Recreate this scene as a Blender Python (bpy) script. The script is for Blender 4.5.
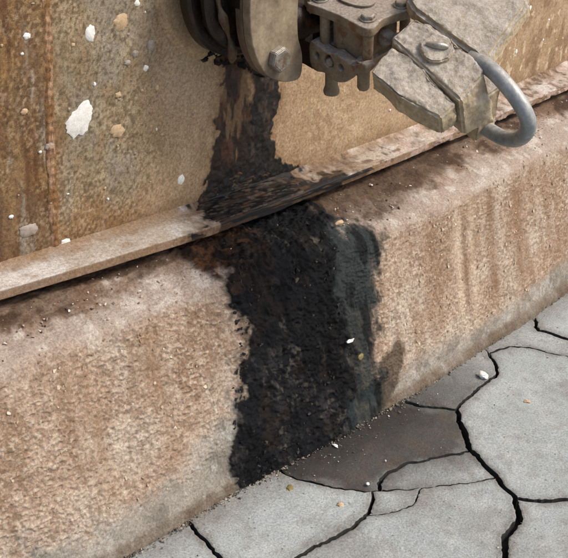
import bpy, bmesh, math, random
import numpy as np
from mathutils import Vector, Matrix, noise as mnoise
from mathutils.geometry import delaunay_2d_cdt

for o in list(bpy.data.objects): bpy.data.objects.remove(o)
scene = bpy.context.scene
COL = scene.collection
random.seed(7); RNG = np.random.default_rng(7)

# ------------------------------------------------------------------ camera, sky, sun, exposure
def make_camera():
    f, pit, yaw, roll = 1124.46, .4848, .8067, .0706
    cp, sp, cy, sy = math.cos(pit), math.sin(pit), math.cos(yaw), math.sin(yaw)
    fw = Vector((sy*cp, cy*cp, -sp)); r0 = Vector((cy, -sy, 0)); u0 = r0.cross(fw)
    r = r0*math.cos(roll) + u0*math.sin(roll); u = u0*math.cos(roll) - r0*math.sin(roll)
    cd = bpy.data.cameras.new('camera'); cam = bpy.data.objects.new('camera', cd); COL.objects.link(cam)
    m = Matrix((r, u, -fw)).transposed().to_4x4(); m.translation = Vector((-.9752, -1.2367, 1.1042))
    cam.matrix_world = m
    cd.sensor_fit = 'HORIZONTAL'; cd.sensor_width = 36; cd.lens = 36*f/568
    cd.clip_start = .02; cd.clip_end = 500
    scene.camera = cam
make_camera()
SUN_EL, SUN_AZ = math.radians(50), math.radians(140)      # azimuth clockwise from +Y; the tank stands to the north of the camera
w = bpy.data.worlds.new('World'); scene.world = w; w.use_nodes = True
nt = w.node_tree; sky = nt.nodes.new('ShaderNodeTexSky'); sky.sky_type = 'NISHITA'; sky.sun_disc = False
sky.sun_elevation = SUN_EL; sky.sun_rotation = SUN_AZ; sky.dust_density = 4; sky.air_density = 1.0; sky.ozone_density = 1.0
nt.links.new(sky.outputs[0], nt.nodes['Background'].inputs[0]); nt.nodes['Background'].inputs[1].default_value = .135
sd = bpy.data.lights.new('sun', 'SUN'); sd.energy = 1.5; sd.angle = math.radians(14); sd.color = (1, .95, .88)
so = bpy.data.objects.new('sun', sd); COL.objects.link(so)
sdir = Vector((math.sin(SUN_AZ)*math.cos(SUN_EL), math.cos(SUN_AZ)*math.cos(SUN_EL), math.sin(SUN_EL)))
so.rotation_euler = sdir.to_track_quat('Z', 'Y').to_euler(); so.location = (0, -4, 6)
scene.view_settings.view_transform = 'Standard'; scene.view_settings.look = 'None'
scene.view_settings.gamma = 1; scene.view_settings.exposure = 0.62
scene.render.engine = 'CYCLES'

# ------------------------------------------------------------------ noise and colour helpers
def L(h, k=1.0):
    c = np.array([int(h[i:i+2], 16)/255 for i in (0, 2, 4)])
    return np.where(c <= .04045, c/12.92, ((c+.055)/1.055)**2.4)*k
def _hash(ix, iy, seed):
    h = (ix.astype(np.int64)*374761393 + iy.astype(np.int64)*668265263 + seed*1274126177) & 0xffffffff
    h = ((h ^ (h >> 13))*1274126177) & 0xffffffff
    h = ((h ^ (h >> 16))*2246822519) & 0xffffffff
    return ((h ^ (h >> 15)) & 0xffffff)/float(0xffffff)
def vn(x, y, seed=0):
    ix = np.floor(x); iy = np.floor(y); fx = x-ix; fy = y-iy
    fx = fx*fx*fx*(fx*(fx*6-15)+10); fy = fy*fy*fy*(fy*(fy*6-15)+10)
    a = _hash(ix, iy, seed); b = _hash(ix+1, iy, seed); c = _hash(ix, iy+1, seed); d = _hash(ix+1, iy+1, seed)
    return (a+(b-a)*fx)*(1-fy) + (c+(d-c)*fx)*fy
def fbm(x, y, seed=0, oct=4, gain=.5):
    s = 0; a = 1; t = 0
    for o in range(oct):
        s = s + a*vn(x*2**o+17.3*o, y*2**o-9.1*o, seed+o); t += a; a *= gain
    return s/t
def worley(x, y, seed=0, jit=1.0):
    ix = np.floor(x); iy = np.floor(y); f1 = np.full(x.shape, 9.); f2 = f1.copy(); cid = np.zeros(x.shape); dx1 = np.zeros(x.shape); dy1 = dx1.copy()
    for i in (-1, 0, 1):
        for j in (-1, 0, 1):
            cx = ix+i; cy = iy+j
            px = cx+.5+jit*(_hash(cx, cy, seed)-.5); py = cy+.5+jit*(_hash(cx, cy, seed+1)-.5)
            d = np.hypot(px-x, py-y); r = _hash(cx, cy, seed+2); near = d < f1
            f2 = np.where(near, f1, np.minimum(f2, d)); cid = np.where(near, r, cid)
            dx1 = np.where(near, x-px, dx1); dy1 = np.where(near, y-py, dy1); f1 = np.where(near, d, f1)
    return f1, f2, cid, dx1, dy1
def ss(a, b, x):
    t = np.clip((x-a)/(b-a), 0, 1); return t*t*(3-2*t)
def sdist(px, py, poly):                       # signed distance to a polygon, positive inside
    d = np.full(px.shape, 1e9); ins = np.zeros(px.shape, bool); n = len(poly)
    for i in range(n):
        ax, ay = poly[i]; bx, by = poly[(i+1) % n]; ex, ey = bx-ax, by-ay
        t = np.clip(((px-ax)*ex+(py-ay)*ey)/(ex*ex+ey*ey+1e-12), 0, 1)
        d = np.minimum(d, np.hypot(px-ax-t*ex, py-ay-t*ey))
        c = ((ay > py) != (by > py)) & (px < ex*(py-ay)/(ey if abs(ey) > 1e-9 else 1e-9)+ax); ins ^= c
    return np.where(ins, d, -d)
def mixc(base, col, m):
    return base*(1-m[..., None]) + np.asarray(col)*m[..., None]

# ------------------------------------------------------------------ mesh helpers
def tag(o, label=None, cat=None, group=None, kind=None):
    for k, v in (('label', label), ('category', cat), ('group', group), ('kind', kind)):
        if v: o[k] = v
    return o
def link(name, me, mat=None, parent=None):
    o = bpy.data.objects.new(name, me); COL.objects.link(o)
    if mat is not None: me.materials.append(mat)
    if parent is not None: o.parent = parent
    return o
def empty(name, loc=(0, 0, 0)):
    o = bpy.data.objects.new(name, None); COL.objects.link(o); o.location = loc; return o
def put_attr(me, name, arr):
    if arr.ndim == 2:
        a = me.attributes.new(name, 'FLOAT_COLOR', 'POINT'); c = np.ones((len(arr), 4), np.float32); c[:, :3] = arr
        a.data.foreach_set('color', c.ravel())
    else:
        a = me.attributes.new(name, 'FLOAT', 'POINT'); a.data.foreach_set('value', arr.astype(np.float32).ravel())
def grid_mesh(name, X, Y, Z, tint=None, rough=None, smooth=True, flip=False):
    nr, nc = X.shape
    me = bpy.data.meshes.new(name); n = nr*nc
    co = np.stack([X, Y, Z], -1).reshape(-1, 3).astype(np.float32)
    i = np.arange(n).reshape(nr, nc); a, b, c, d = i[:-1, :-1], i[:-1, 1:], i[1:, 1:], i[1:, :-1]
    q = np.stack([a, d, c, b] if flip else [a, b, c, d], -1).reshape(-1, 4)
    me.vertices.add(n); me.vertices.foreach_set('co', co.ravel())
    me.loops.add(q.size); me.loops.foreach_set('vertex_index', q.ravel().astype(np.int32))
    me.polygons.add(len(q)); me.polygons.foreach_set('loop_start', np.arange(0, q.size, 4, dtype=np.int32))
    me.polygons.foreach_set('use_smooth', np.full(len(q), smooth))
    me.update(calc_edges=True)
    if tint is not None: put_attr(me, 'tint', tint.reshape(-1, 3))
    if rough is not None: put_attr(me, 'rough', rough.reshape(-1))
    return me
def bm_mesh(name, bm, smooth=False, angle=None):
    bmesh.ops.recalc_face_normals(bm, faces=bm.faces)
    me = bpy.data.meshes.new(name); bm.to_mesh(me); bm.free()
    if smooth: me.polygons.foreach_set('use_smooth', np.full(len(me.polygons), True))
    if angle: me.set_sharp_from_angle(angle=math.radians(angle))
    return me
def frame_mat(o, x, y, z):
    m = Matrix((x, y, z)).transposed().to_4x4(); m.translation = o; return m

# ------------------------------------------------------------------ materials
def new_mat(name):
    m = bpy.data.materials.new(name); m.use_nodes = True; nt = m.node_tree
    return m, nt, nt.nodes['Principled BSDF'], (lambda t: nt.nodes.new(t))
def noise_node(nt, coord, scale, detail=6, rough=.6):
    n = nt.nodes.new('ShaderNodeTexNoise'); n.inputs['Scale'].default_value = scale
    n.inputs['Detail'].default_value = detail; n.inputs['Roughness'].default_value = rough
    nt.links.new(coord, n.inputs['Vector']); return n
def ramp(nt, src, a, b, lo, hi):
    r = nt.nodes.new('ShaderNodeMapRange'); r.inputs[1].default_value = a; r.inputs[2].default_value = b
    r.inputs[3].default_value = lo; r.inputs[4].default_value = hi; nt.links.new(src, r.inputs[0]); return r.outputs[0]
def tint_mat(name, grain=260, contrast=.45, bump=.0006, spec=.3, speck=None):
    """surface colour from the mesh's own stain/paint map, broken up by fine procedural grain"""
    m, nt, bs, N = new_mat(name)
    at = N('ShaderNodeAttribute'); at.attribute_name = 'tint'
    ar = N('ShaderNodeAttribute'); ar.attribute_name = 'rough'
    co = N('ShaderNodeTexCoord').outputs['Object']
    n1 = noise_node(nt, co, grain, 5, .65); n2 = noise_node(nt, co, grain*4, 3, .6)
    k1 = ramp(nt, n1.outputs[0], .3, .7, 1-contrast, 1+contrast); k2 = ramp(nt, n2.outputs[0], .3, .7, 1-contrast*.6, 1+contrast*.6)
    mu = N('ShaderNodeMath'); mu.operation = 'MULTIPLY'; nt.links.new(k1, mu.inputs[0]); nt.links.new(k2, mu.inputs[1])
    vm = N('ShaderNodeVectorMath'); vm.operation = 'SCALE'; nt.links.new(at.outputs['Color'], vm.inputs[0]); nt.links.new(mu.outputs[0], vm.inputs['Scale'])
    outc = vm.outputs[0]
    if speck:
        vo = N('ShaderNodeTexVoronoi'); vo.inputs['Scale'].default_value = speck[0]; nt.links.new(co, vo.inputs['Vector'])
        n3 = noise_node(nt, co, speck[0]*.3, 2)
        th = ramp(nt, vo.outputs['Distance'], .12, .2, 1, 0); g = ramp(nt, n3.outputs[0], .52, .6, 0, speck[2])
        mm = N('ShaderNodeMath'); mm.operation = 'MULTIPLY'; nt.links.new(th, mm.inputs[0]); nt.links.new(g, mm.inputs[1])
        mx = N('ShaderNodeMix'); mx.data_type = 'RGBA'; nt.links.new(mm.outputs[0], mx.inputs[0]); nt.links.new(outc, mx.inputs[6])
        mx.inputs[7].default_value = (*speck[1], 1); outc = mx.outputs[2]
    nt.links.new(outc, bs.inputs['Base Color']); nt.links.new(ar.outputs['Fac'], bs.inputs['Roughness'])
    bs.inputs['Specular IOR Level'].default_value = spec
    bp = N('ShaderNodeBump'); bp.inputs['Strength'].default_value = 1; bp.inputs['Distance'].default_value = bump
    ad = N('ShaderNodeMath'); ad.operation = 'ADD'; nt.links.new(n1.outputs[0], ad.inputs[0]); nt.links.new(n2.outputs[0], ad.inputs[1])
    nt.links.new(ad.outputs[0], bp.inputs['Height']); nt.links.new(bp.outputs[0], bs.inputs['Normal'])
    return m
def cast_mat(name, c1, c2, dust, dust_amt=.9, scale=45, bump=.0012, metal=0., rough=.75, rust=None):
    """cast or forged metal: two-tone mottling, optional rust blooms, pale dust lying on upward faces"""
    m, nt, bs, N = new_mat(name)
    co = N('ShaderNodeTexCoord').outputs['Object']
    n1 = noise_node(nt, co, scale, 8, .65); n2 = noise_node(nt, co, scale*6, 5, .7)
    mx = N('ShaderNodeMix'); mx.data_type = 'RGBA'; nt.links.new(ramp(nt, n1.outputs[0], .35, .65, 0, 1), mx.inputs[0])
    mx.inputs[6].default_value = (*c1, 1); mx.inputs[7].default_value = (*c2, 1); out = mx.outputs[2]
    if rust is not None:
        n4 = noise_node(nt, co, scale*.8, 6, .7); mr = N('ShaderNodeMix'); mr.data_type = 'RGBA'
        nt.links.new(ramp(nt, n4.outputs[0], .53, .62, 0, .85), mr.inputs[0]); nt.links.new(out, mr.inputs[6]); mr.inputs[7].default_value = (*rust, 1); out = mr.outputs[2]
    ge = N('ShaderNodeNewGeometry'); sx = N('ShaderNodeSeparateXYZ'); nt.links.new(ge.outputs['Normal'], sx.inputs[0])
    up = ramp(nt, sx.outputs[2], .15, .85, 0, dust_amt)
    pa = ramp(nt, n2.outputs[0], .35, .6, .45, 1); mm = N('ShaderNodeMath'); mm.operation = 'MULTIPLY'; nt.links.new(up, mm.inputs[0]); nt.links.new(pa, mm.inputs[1])
    m2 = N('ShaderNodeMix'); m2.data_type = 'RGBA'; nt.links.new(mm.outputs[0], m2.inputs[0]); nt.links.new(out, m2.inputs[6]); m2.inputs[7].default_value = (*dust, 1)
    sc = N('ShaderNodeVectorMath'); sc.operation = 'SCALE'; nt.links.new(m2.outputs[2], sc.inputs[0]); nt.links.new(ramp(nt, n2.outputs[0], .3, .7, .78, 1.22), sc.inputs['Scale'])
    nt.links.new(sc.outputs[0], bs.inputs['Base Color']); bs.inputs['Roughness'].default_value = rough; bs.inputs['Metallic'].default_value = metal
    bs.inputs['Specular IOR Level'].default_value = .35
    bp = N('ShaderNodeBump'); bp.inputs['Distance'].default_value = bump; ad = N('ShaderNodeMath'); ad.operation = 'ADD'
    nt.links.new(n1.outputs[0], ad.inputs[0]); nt.links.new(n2.outputs[0], ad.inputs[1]); nt.links.new(ad.outputs[0], bp.inputs['Height']); nt.links.new(bp.outputs[0], bs.inputs['Normal'])
    return m
M_shell = tint_mat('weathered_tank_paint', 230, .34, .0007, .3)
M_found = tint_mat('peeling_foundation_paint', 300, .34, .0009, .12)
M_slab = tint_mat('grey_paving_concrete', 330, .36, .0011, .3, (90, (.16, .14, .11), .8))
M_crumb = tint_mat('crumbled_tar_and_grit', 400, .3, .0004, .18)
M_cast = cast_mat('dusty_brown_casting', L('6d5f4e'), L('85745d'), L('a29a90'), .8, 40, .0008, 0, .7, L('6b4a2e'))
M_oval = cast_mat('dusty_flange_steel', L('6b5c4c'), L('96876f'), L('a89c8c'), .8, 24, .0006, 0, .5)
M_lock = cast_mat('caked_lock_iron', L('b8a688'), L('9b8b70'), L('b0aba5'), .8, 26, .0022, 0, .8, L('8d7d64'))
M_oily = cast_mat('oil_soaked_flange', L('100d0b'), L('20150e'), L('3a2a1c'), .3, 35, .001, 0, .35, L('3d2512'))
M_crust = cast_mat('brown_dried_oil', L('3a2d20'), L('5c4a36'), L('7a6850'), .4, 40, .001, 0, .35)
M_tar = cast_mat('black_residue', L('101011'), L('1f1b18'), L('2b2621'), .5, 60, .001, 0, .5, L('38281b'))
M_rim_shade = cast_mat('shade_toned_rim', L('4a3d31'), L('685745'), L('7d6e5c'), .6, 30, .0008, 0, .55)  # darkened flange tone, painting the rim as turned from the light
M_galv = cast_mat('galvanised_bar', L('7d8182'), L('9a9c9b'), L('b5b1a8'), .6, 22, .0006, .3, .48, L('a39c8e'))
M_bolt = cast_mat('worn_bolt_steel', L('8f8a80'), L('6f6557'), L('b5ab9c'), .7, 80, .0004, .3, .5, L('6e4f34'))
M_bright = cast_mat('scraped_bright_steel', L('b0aca4'), L('8d8678'), L('c8c2b6'), .4, 90, .0003, .6, .35)
M_white = cast_mat('white_dropping', L('e6e4de'), L('cfcabf'), L('ece9e2'), .3, 120, .0004, 0, .8)
M_tan = cast_mat('tan_speck', L('bfa684'), L('a68a68'), L('c4ad8e'), .3, 120, .0004, 0, .8)
M_grey = cast_mat('grey_speck', L('a2968a'), L('877a6c'), L('b0a599'), .3, 120, .0004, 0, .8)
M_earth = cast_mat('dark_soil_under_slabs', L('2b2825'), L('3a352f'), L('35302b'), .3, 30, .002, 0, .95)
M_yellow = cast_mat('yellow_leaf', L('7d6e42'), L('665a38'), L('877a50'), .3, 90, .0004, 0, .6)

# ------------------------------------------------------------------ layout of the tank and its foundation
R = 8.6717                                   # radius of the tank shell
def cyl(s, n, z):                            # s along the shell, n outwards from it, z up
    th = s / R
    return (R + n) * np.sin(th), R - (R + n) * np.cos(th), z
S_CH = [-9, -.283, -.109, .092, .25, .384, .659, .905, 1.21, 9]
N_CH = [.055, .051, .0585, .067, .064, .0595, .054, .0595, .0635, .058]
S_SH = [-9, -.337, -.174, .014, .25, .506, .751, 1.04, 9]
N_SH = [.145, .141, .127, .121, .148, .163, .159, .153, .15]
S_GR = [-9, -.226, -.002, .125, .366, .46, .695, .971, 9]
N_GR = [.25, .255, .243, .245, .2515, .249, .2465, .247, .248]
def _ref_profile():                          # foundation section: level seat, sloped top, rounded shoulder, battered face
    P = np.array([(-.05, .327), (.055, .325), (.145, .296), (.248, .0), (.262, -.06)])
    t = np.r_[0, np.cumsum(np.hypot(*np.diff(P, axis=0).T))]
    v = np.linspace(0, t[-1], 1200)
    n = np.interp(v, t, P[:, 0]); z = np.interp(v, t, P[:, 1])
    dv = v[1] - v[0]; k = int(.022 / dv)
    ker = np.hanning(2 * k + 1); ker /= ker.sum()
    f = lambda a: np.convolve(np.pad(a, k, 'reflect', reflect_type='odd'), ker, 'valid')
    n, z = f(n), f(z)
    return v, n, z
PV, PN, PZ = _ref_profile()
V_GROUND = float(np.interp(0.0, -PZ, PV))
def found_nz(s, v):
    n = np.interp(v, PV, PN); z = np.interp(v, PV, PZ)
    ds = np.interp(s, S_SH, N_SH) - .145; dg = np.interp(s, S_GR, N_GR) - .248
    w = np.clip(z / .296, 0, 1); ws = w * np.clip((n + .0) / .145, 0, 1)
    return n + ds * ws + dg * (1 - w), z
CIRC = 2*math.pi*R
def s_axis(lo, hi):                             # fine where the photograph looks, coarse round the rest of the tank
    parts = [np.arange(-3, -.66, .12), np.arange(-.66, -.42, .006), np.arange(-.42, .62, .0016), np.arange(.62, 1.6, .0028), np.arange(1.6, 2.4, .012), np.arange(2.4, 4, .12)]
    a = np.concatenate(parts); a = a[(a > lo) & (a < hi)]
    return np.r_[lo, a, hi]

# ---- ground and paving -------------------------------------------------------------------
def sheet(name, r, z, mat, n=48):
    bm = bmesh.new(); v = [bm.verts.new((r*math.cos(2*math.pi*i/n), R+r*math.sin(2*math.pi*i/n), z)) for i in range(n)]; bm.faces.new(v)
    return tag(link(name, bm_mesh(name, bm), mat), kind='structure')
M_apron = cast_mat('far_concrete_apron', L('8f918e'), L('9a9c98'), L('979894'), .5, 3, .002, 0, .9)
sheet('ground', 220, -.075, M_apron, 96)
pave_bm = bmesh.new(); vs = [pave_bm.verts.new((x, y, -.024)) for x, y in ((-4.2, -3.4), (4.7, -3.4), (4.7, 2.2), (-4.2, 2.2))]; pave_bm.faces.new(vs)
pavement = tag(link('pavement', bm_mesh('pavement', pave_bm), M_earth), kind='structure')

A = (.6401, -.245); J1 = (.4381, -.3225); J2 = (.3599, -.4129); J3 = (.3353, -.486); J4 = (.3128, -.5391)
K = (.1636, -.3857); Mj = (.152, -.3792); Q = (-.128, -.424); U_ = (.2209, -.4238); W_ = (.0999, -.4134)
cracks = {                                     # (points, width)
 'mainA': ([(.668, -.18), A], .004), 'main1': ([A, (.5978, -.297), (.5562, -.307), (.4936, -.311), J1], .0062),
 'main2': ([J1, (.4038, -.3644), J2], .0095), 'main3': ([J2, (.349, -.452), J3], .0085), 'main4': ([J3, (.322, -.519), J4], .0085),
 'main5': ([J4, (.2678, -.5728), (.2292, -.5818), (.1879, -.6096), (-.1, -.95), (-.4, -1.6), (-.5, -3.2)], .0105),
 'r1': ([J4, (.3407, -.5689), (.3773, -.5931), (.6, -.8), (1.2, -1.3), (3, -2.2), (4.5, -3.19)], .0085),
 'up2': ([A, (.6928, -.2541), (.7226, -.2872), (.7534, -.3492), (.95, -.7), (1.3, -1.0), (4.5, -1.6)], .007),
 'up1': ([(.85, -.12), (.838, -.21), (.7964, -.2532), (.8039, -.2791), (.8127, -.3107), (1.0, -.55), (2, -.9), (4.5, -1.2)], .007),
 'l1': ([(.34, -.18), (.3659, -.236), (.3813, -.2484), (.4064, -.2849), J1], .005),
 'lens': ([J2, (.3097, -.3892), (.2537, -.3673), (.2114, -.3629), (.176, -.371), K], .006),
 'low1a': ([J3, (.3033, -.476), U_], .006), 'low1b': ([U_, K], .006), 'low2': ([K, Mj], .006),
 'low3': ([Mj, (.1228, -.3485), (.1107, -.3319), (.0929, -.3009), (.0824, -.2824), (.0765, -.2476), (.075, -.18)], .0075),
 'l2a': ([Mj, (.121, -.4068), W_], .0048), 'arc': ([U_, (.1743, -.4421), (.1442, -.4354), W_], .0018),
 'l2b': ([W_, (.0603, -.4188), (.0081, -.4151), (-.0433, -.4105), Q], .006),
 'l2o': ([Q, (-.3, -.47), (-.6, -.8), (-1.5, -1.8), (-2.2, -3.2)], .004),
 'l3': ([(-.11, -.18), (-.1129, -.2346), (-.1191, -.2762), (-.1238, -.3063), (-.1268, -.3424), Q], .0048)}
def dense_line(pts, w, seed):
    out = []; rr = random.Random(seed)
    for i in range(len(pts)-1):
        a = Vector(pts[i]); b = Vector(pts[i+1]); d = (b-a).length; near = max(a.length, b.length) < 1.3
        k = max(1, int(d/(.0055 if near else .12))); nrm = Vector((-(b-a).y, (b-a).x)).normalized()
        for j in range(k):
            t = j/k; p = a.lerp(b, t); env = 1 if (i > 0 or j > 0) else 0
            n1 = mnoise.noise(Vector((p.x*38, p.y*38, seed)))*.0045 + mnoise.noise(Vector((p.x*150, p.y*150, seed)))*.0022
            fade = min(1, (p-Vector(pts[0])).length/.012, (p-Vector(pts[-1])).length/.012)
            out.append((p + nrm*n1*fade*env, w))
    out.append((Vector(pts[-1]), w)); return out
CR = {k: dense_line(p, w, i*3+1) for i, (k, (p, w)) in enumerate(cracks.items())}
def arc(s0, s1, n=.19):
    k = max(2, int(abs(s1-s0)/.05)); return [(Vector((float(cyl(s, n, 0)[0]), float(cyl(s, n, 0)[1]))), 0) for s in np.linspace(s0, s1, k)]
def chain(*keys):
    out = []
    for k in keys:
        if isinstance(k, list): seg = k
        elif k[0] == '-': seg = CR[k[1:]][::-1]
        else: seg = CR[k]
        for p in seg:
            if not out or (out[-1][0]-p[0]).length > 1e-5: out.append(p)
    if (out[0][0]-out[-1][0]).length < 1e-5: out.pop()
    return out
pt = lambda *ps: [(Vector(p), 0) for p in ps]
slabs = [chain('up2', pt((4.5, -3.18)), '-r1', '-main4', '-main3', '-main2', '-main1'),
 chain('mainA', 'up2', '-up1', arc(.82, .68)),
 chain('up1', pt((4.5, 1.0)), arc(4.2, .86)),
 chain('mainA', 'main1', '-l1', arc(.35, .64)),
 chain('l1', 'main2', 'lens', 'low2', 'low3', arc(.085, .33)),
 chain('main3', 'low1a', 'low1b', '-lens'),
 chain('low1a', 'arc', 'l2b', 'l2o', '-main5', '-main4'),
 chain('low3', arc(.065, -.1), 'l3', '-l2b', '-l2a'),
 chain('l3', 'l2o', pt((-4, -3.2), (-4, .9)), arc(-3.9, -.12)),
 chain('main5', pt((4.5, -3.22)), '-r1'),
 chain('low1b', 'low2', 'l2a', '-arc')]
OILG = [(.075, -.2), (.0765, -.2476), (.1107, -.3319), (.152, -.3792), (.2114, -.3629), (.3599, -.4129), (.41, -.365), (.435, -.325), (.40, -.285), (.36, -.2)]
def build_slab(idx, loop):
    n = len(loop); P = [p for p, _ in loop]; W = [w_ for _, w_ in loop]
    area = sum(P[i].x*P[(i+1) % n].y - P[(i+1) % n].x*P[i].y for i in range(n)); sg = 1 if area > 0 else -1
    rr = random.Random(idx+50); B = []; I = []
    for i in range(n):
        d = (P[(i+1) % n]-P[i-1]); d = d.normalized() if d.length > 1e-9 else Vector((1, 0)); inn = Vector((-d.y, d.x))*sg
        wv = W[i]*(.5+.28*mnoise.noise(Vector((P[i].x*25, P[i].y*25, idx*7.7)))) + (rr.uniform(-.0006, .0010) if W[i] else 0)
        b = P[i]+inn*max(wv, .0006 if W[i] else 0); B.append(b); I.append(b+inn*(.0018+rr.uniform(-.0006, .0012)))
    bx = np.array([b.x for b in B]); by = np.array([b.y for b in B]); poly = list(zip(bx, by))
    gx, gy = np.meshgrid(np.arange(-.8, 1.5, .0065), np.arange(-1.0, .05, .0065)); gx = gx.ravel()+RNG.uniform(-.002, .002, gx.size); gy = gy.ravel()+RNG.uniform(-.002, .002, gy.size)
    inb = (gx > bx.min()) & (gx < bx.max()) & (gy > by.min()) & (gy < by.max()) & (np.hypot(gx, gy-R) > R+.18); gx, gy = gx[inb], gy[inb]
    sel = sdist(gx, gy, poly) > .006; gx, gy = gx[sel], gy[sel]
    okI = sdist(np.array([p.x for p in I]), np.array([p.y for p in I]), poly) > .0015
    pts = [Vector((float(b.x), float(b.y))) for b in B] + [I[i] for i in range(n) if okI[i]] + [Vector((float(a), float(b))) for a, b in zip(gx, gy)]
    V, E_, F_, ov, oe, of = delaunay_2d_cdt(pts, [], [list(range(n))] if sg > 0 else [list(range(n))[::-1]], 1, 1e-6)
    onb = np.array([any(k < n for k in o) for o in ov]); X = np.array([v.x for v in V]); Y = np.array([v.y for v in V])
    near = (np.hypot(X, Y) < 1.6)*1.
    dz = (rr.uniform(-.002, .002) if idx not in (6, 10) else .0005); tx, ty = rr.uniform(-.004, .004), rr.uniform(-.004, .004)
    cx, cy = X[np.hypot(X, Y) < 1.6].mean(), Y[np.hypot(X, Y) < 1.6].mean()
    Z = dz + near*(tx*(X-cx)+ty*(Y-cy) + (fbm(X*16, Y*16, 3)-.5)*.004 + (fbm(X*90, Y*90, 5)-.5)*.0016) - onb*.0010
    nb = len(X); bl = [i for i in range(nb) if onb[i]]
    co = [(x, y, z) for x, y, z in zip(X, Y, Z)]; faces = [tuple(f) for f in F_]
    cnt = {}
    for f in faces:
        for i in range(len(f)):
            e = (f[i], f[(i+1) % len(f)]); cnt[e] = 1
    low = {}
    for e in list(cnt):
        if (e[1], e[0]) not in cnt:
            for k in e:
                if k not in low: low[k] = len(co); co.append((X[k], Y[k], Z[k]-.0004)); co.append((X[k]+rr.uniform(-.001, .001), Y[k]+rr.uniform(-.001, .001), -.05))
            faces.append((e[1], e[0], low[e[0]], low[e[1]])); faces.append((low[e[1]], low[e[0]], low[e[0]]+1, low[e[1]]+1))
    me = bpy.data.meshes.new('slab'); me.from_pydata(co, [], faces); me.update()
    co = np.array(co); x, y = co[:, 0], co[:, 1]
    base = L('a8aeac')*np.ones((len(co), 3)); base = base*(.94+.10*((idx*37) % 10)/10)
    base = mixc(base, L('8b8a83'), .55*ss(.45, .7, fbm(x*9, y*9, 21)))
    base = mixc(base, L('b6b9b6'), .5*ss(.5, .7, fbm(x*30, y*30, 22))); base = mixc(base, L('857d72'), .35*ss(.6, .72, fbm(x*55, y*55, 24)))
    de = np.abs(sdist(x, y, poly)); base = mixc(base, L('6f6a61'), .6*ss(.016, .001, de+.016*(fbm(x*60, y*60, 26)-.5))*(.3+fbm(x*24, y*24, 28)))   # dirt caught along the broken edges
    nfoot = np.hypot(x, y-R)-R                                     # grime washed down along the foot of the foundation
    base = mixc(base, L('7b756b'), .55*ss(.33, .25, nfoot+.05*(fbm(x*14, y*14, 8)-.5)))
    sd_ = sdist(x, y, OILG)+.05*(fbm(x*22, y*22, 31)-.5)
    if idx in (3, 4, 5):
        m = ss(-.02, .014, sd_) if idx == 4 else (.55*ss(-.22, .0, sd_) if idx == 3 else .55*ss(-.09, .0, sd_))
        if idx == 4: m = np.maximum(m*.92, .6*ss(-.1, 0, sd_))
        base = mixc(base, L('3c3732'), m); base = mixc(base, L('5e4c3e'), m*.4*ss(.45, .65, fbm(x*40, y*40, 33)))
        base = mixc(base, L('282624'), m*.8*ss(.34, .26, nfoot+.06*(fbm(x*25, y*25, 35)-.5)))
    base[nb:] = L('3d3d3a')  # crack walls in a dark dirt colour that also paints shade into the gaps
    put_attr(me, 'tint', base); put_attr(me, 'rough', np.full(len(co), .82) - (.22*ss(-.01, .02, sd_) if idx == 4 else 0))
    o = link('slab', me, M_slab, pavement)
    if idx == 4: o['label'] = 'slab piece darkened brown by oil at the foot of the black stain'
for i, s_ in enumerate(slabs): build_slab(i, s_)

# ---- concrete foundation -----------------------------------------------------------------
TAR = [(.085, .117), (.147, .085), (.217, .07), (.302, .075), (.308, .136), (.275, .205), (.255, .287), (.263, .359), (.259, .43), (.236, .476), (.215, .55), (.092, .55), (-.012, .55), (-.006, .45), (.023, .395), (.028, .348), (.054, .292), (.059, .23), (.072, .176)]
TEAL = [(.24, .12), (.30, .135), (.378, .215), (.368, .293), (.338, .347), (.318, .395), (.325, .453), (.31, .55), (.16, .55), (.20, .283)]
RUSTY = [(.030, .085), (.13, .075), (.18, .12), (.14, .19), (.097, .205), (.063, .196), (.034, .150)]
WETP = [(.346, .407), (.387, .404), (.407, .427), (.379, .467), (.34, .505), (.308, .51), (.305, .466)]
TOPB = [(.309, .09), (.406, .085), (.63, .085), (.647, .125), (.497, .148), (.379, .157), (.318, .145)]
FAN = [(-.45, .47), (-.317, .467), (-.17, .476), (-.077, .417), (.025, .379), (.03, .445), (-.006, .52), (-.216, .53), (-.45, .53)]
foundation = empty('foundation', (0, 0, 0))
tag(foundation, 'peeling beige concrete foundation ring with sloped shoulder below the tank, stained black in the middle', 'foundation')
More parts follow.
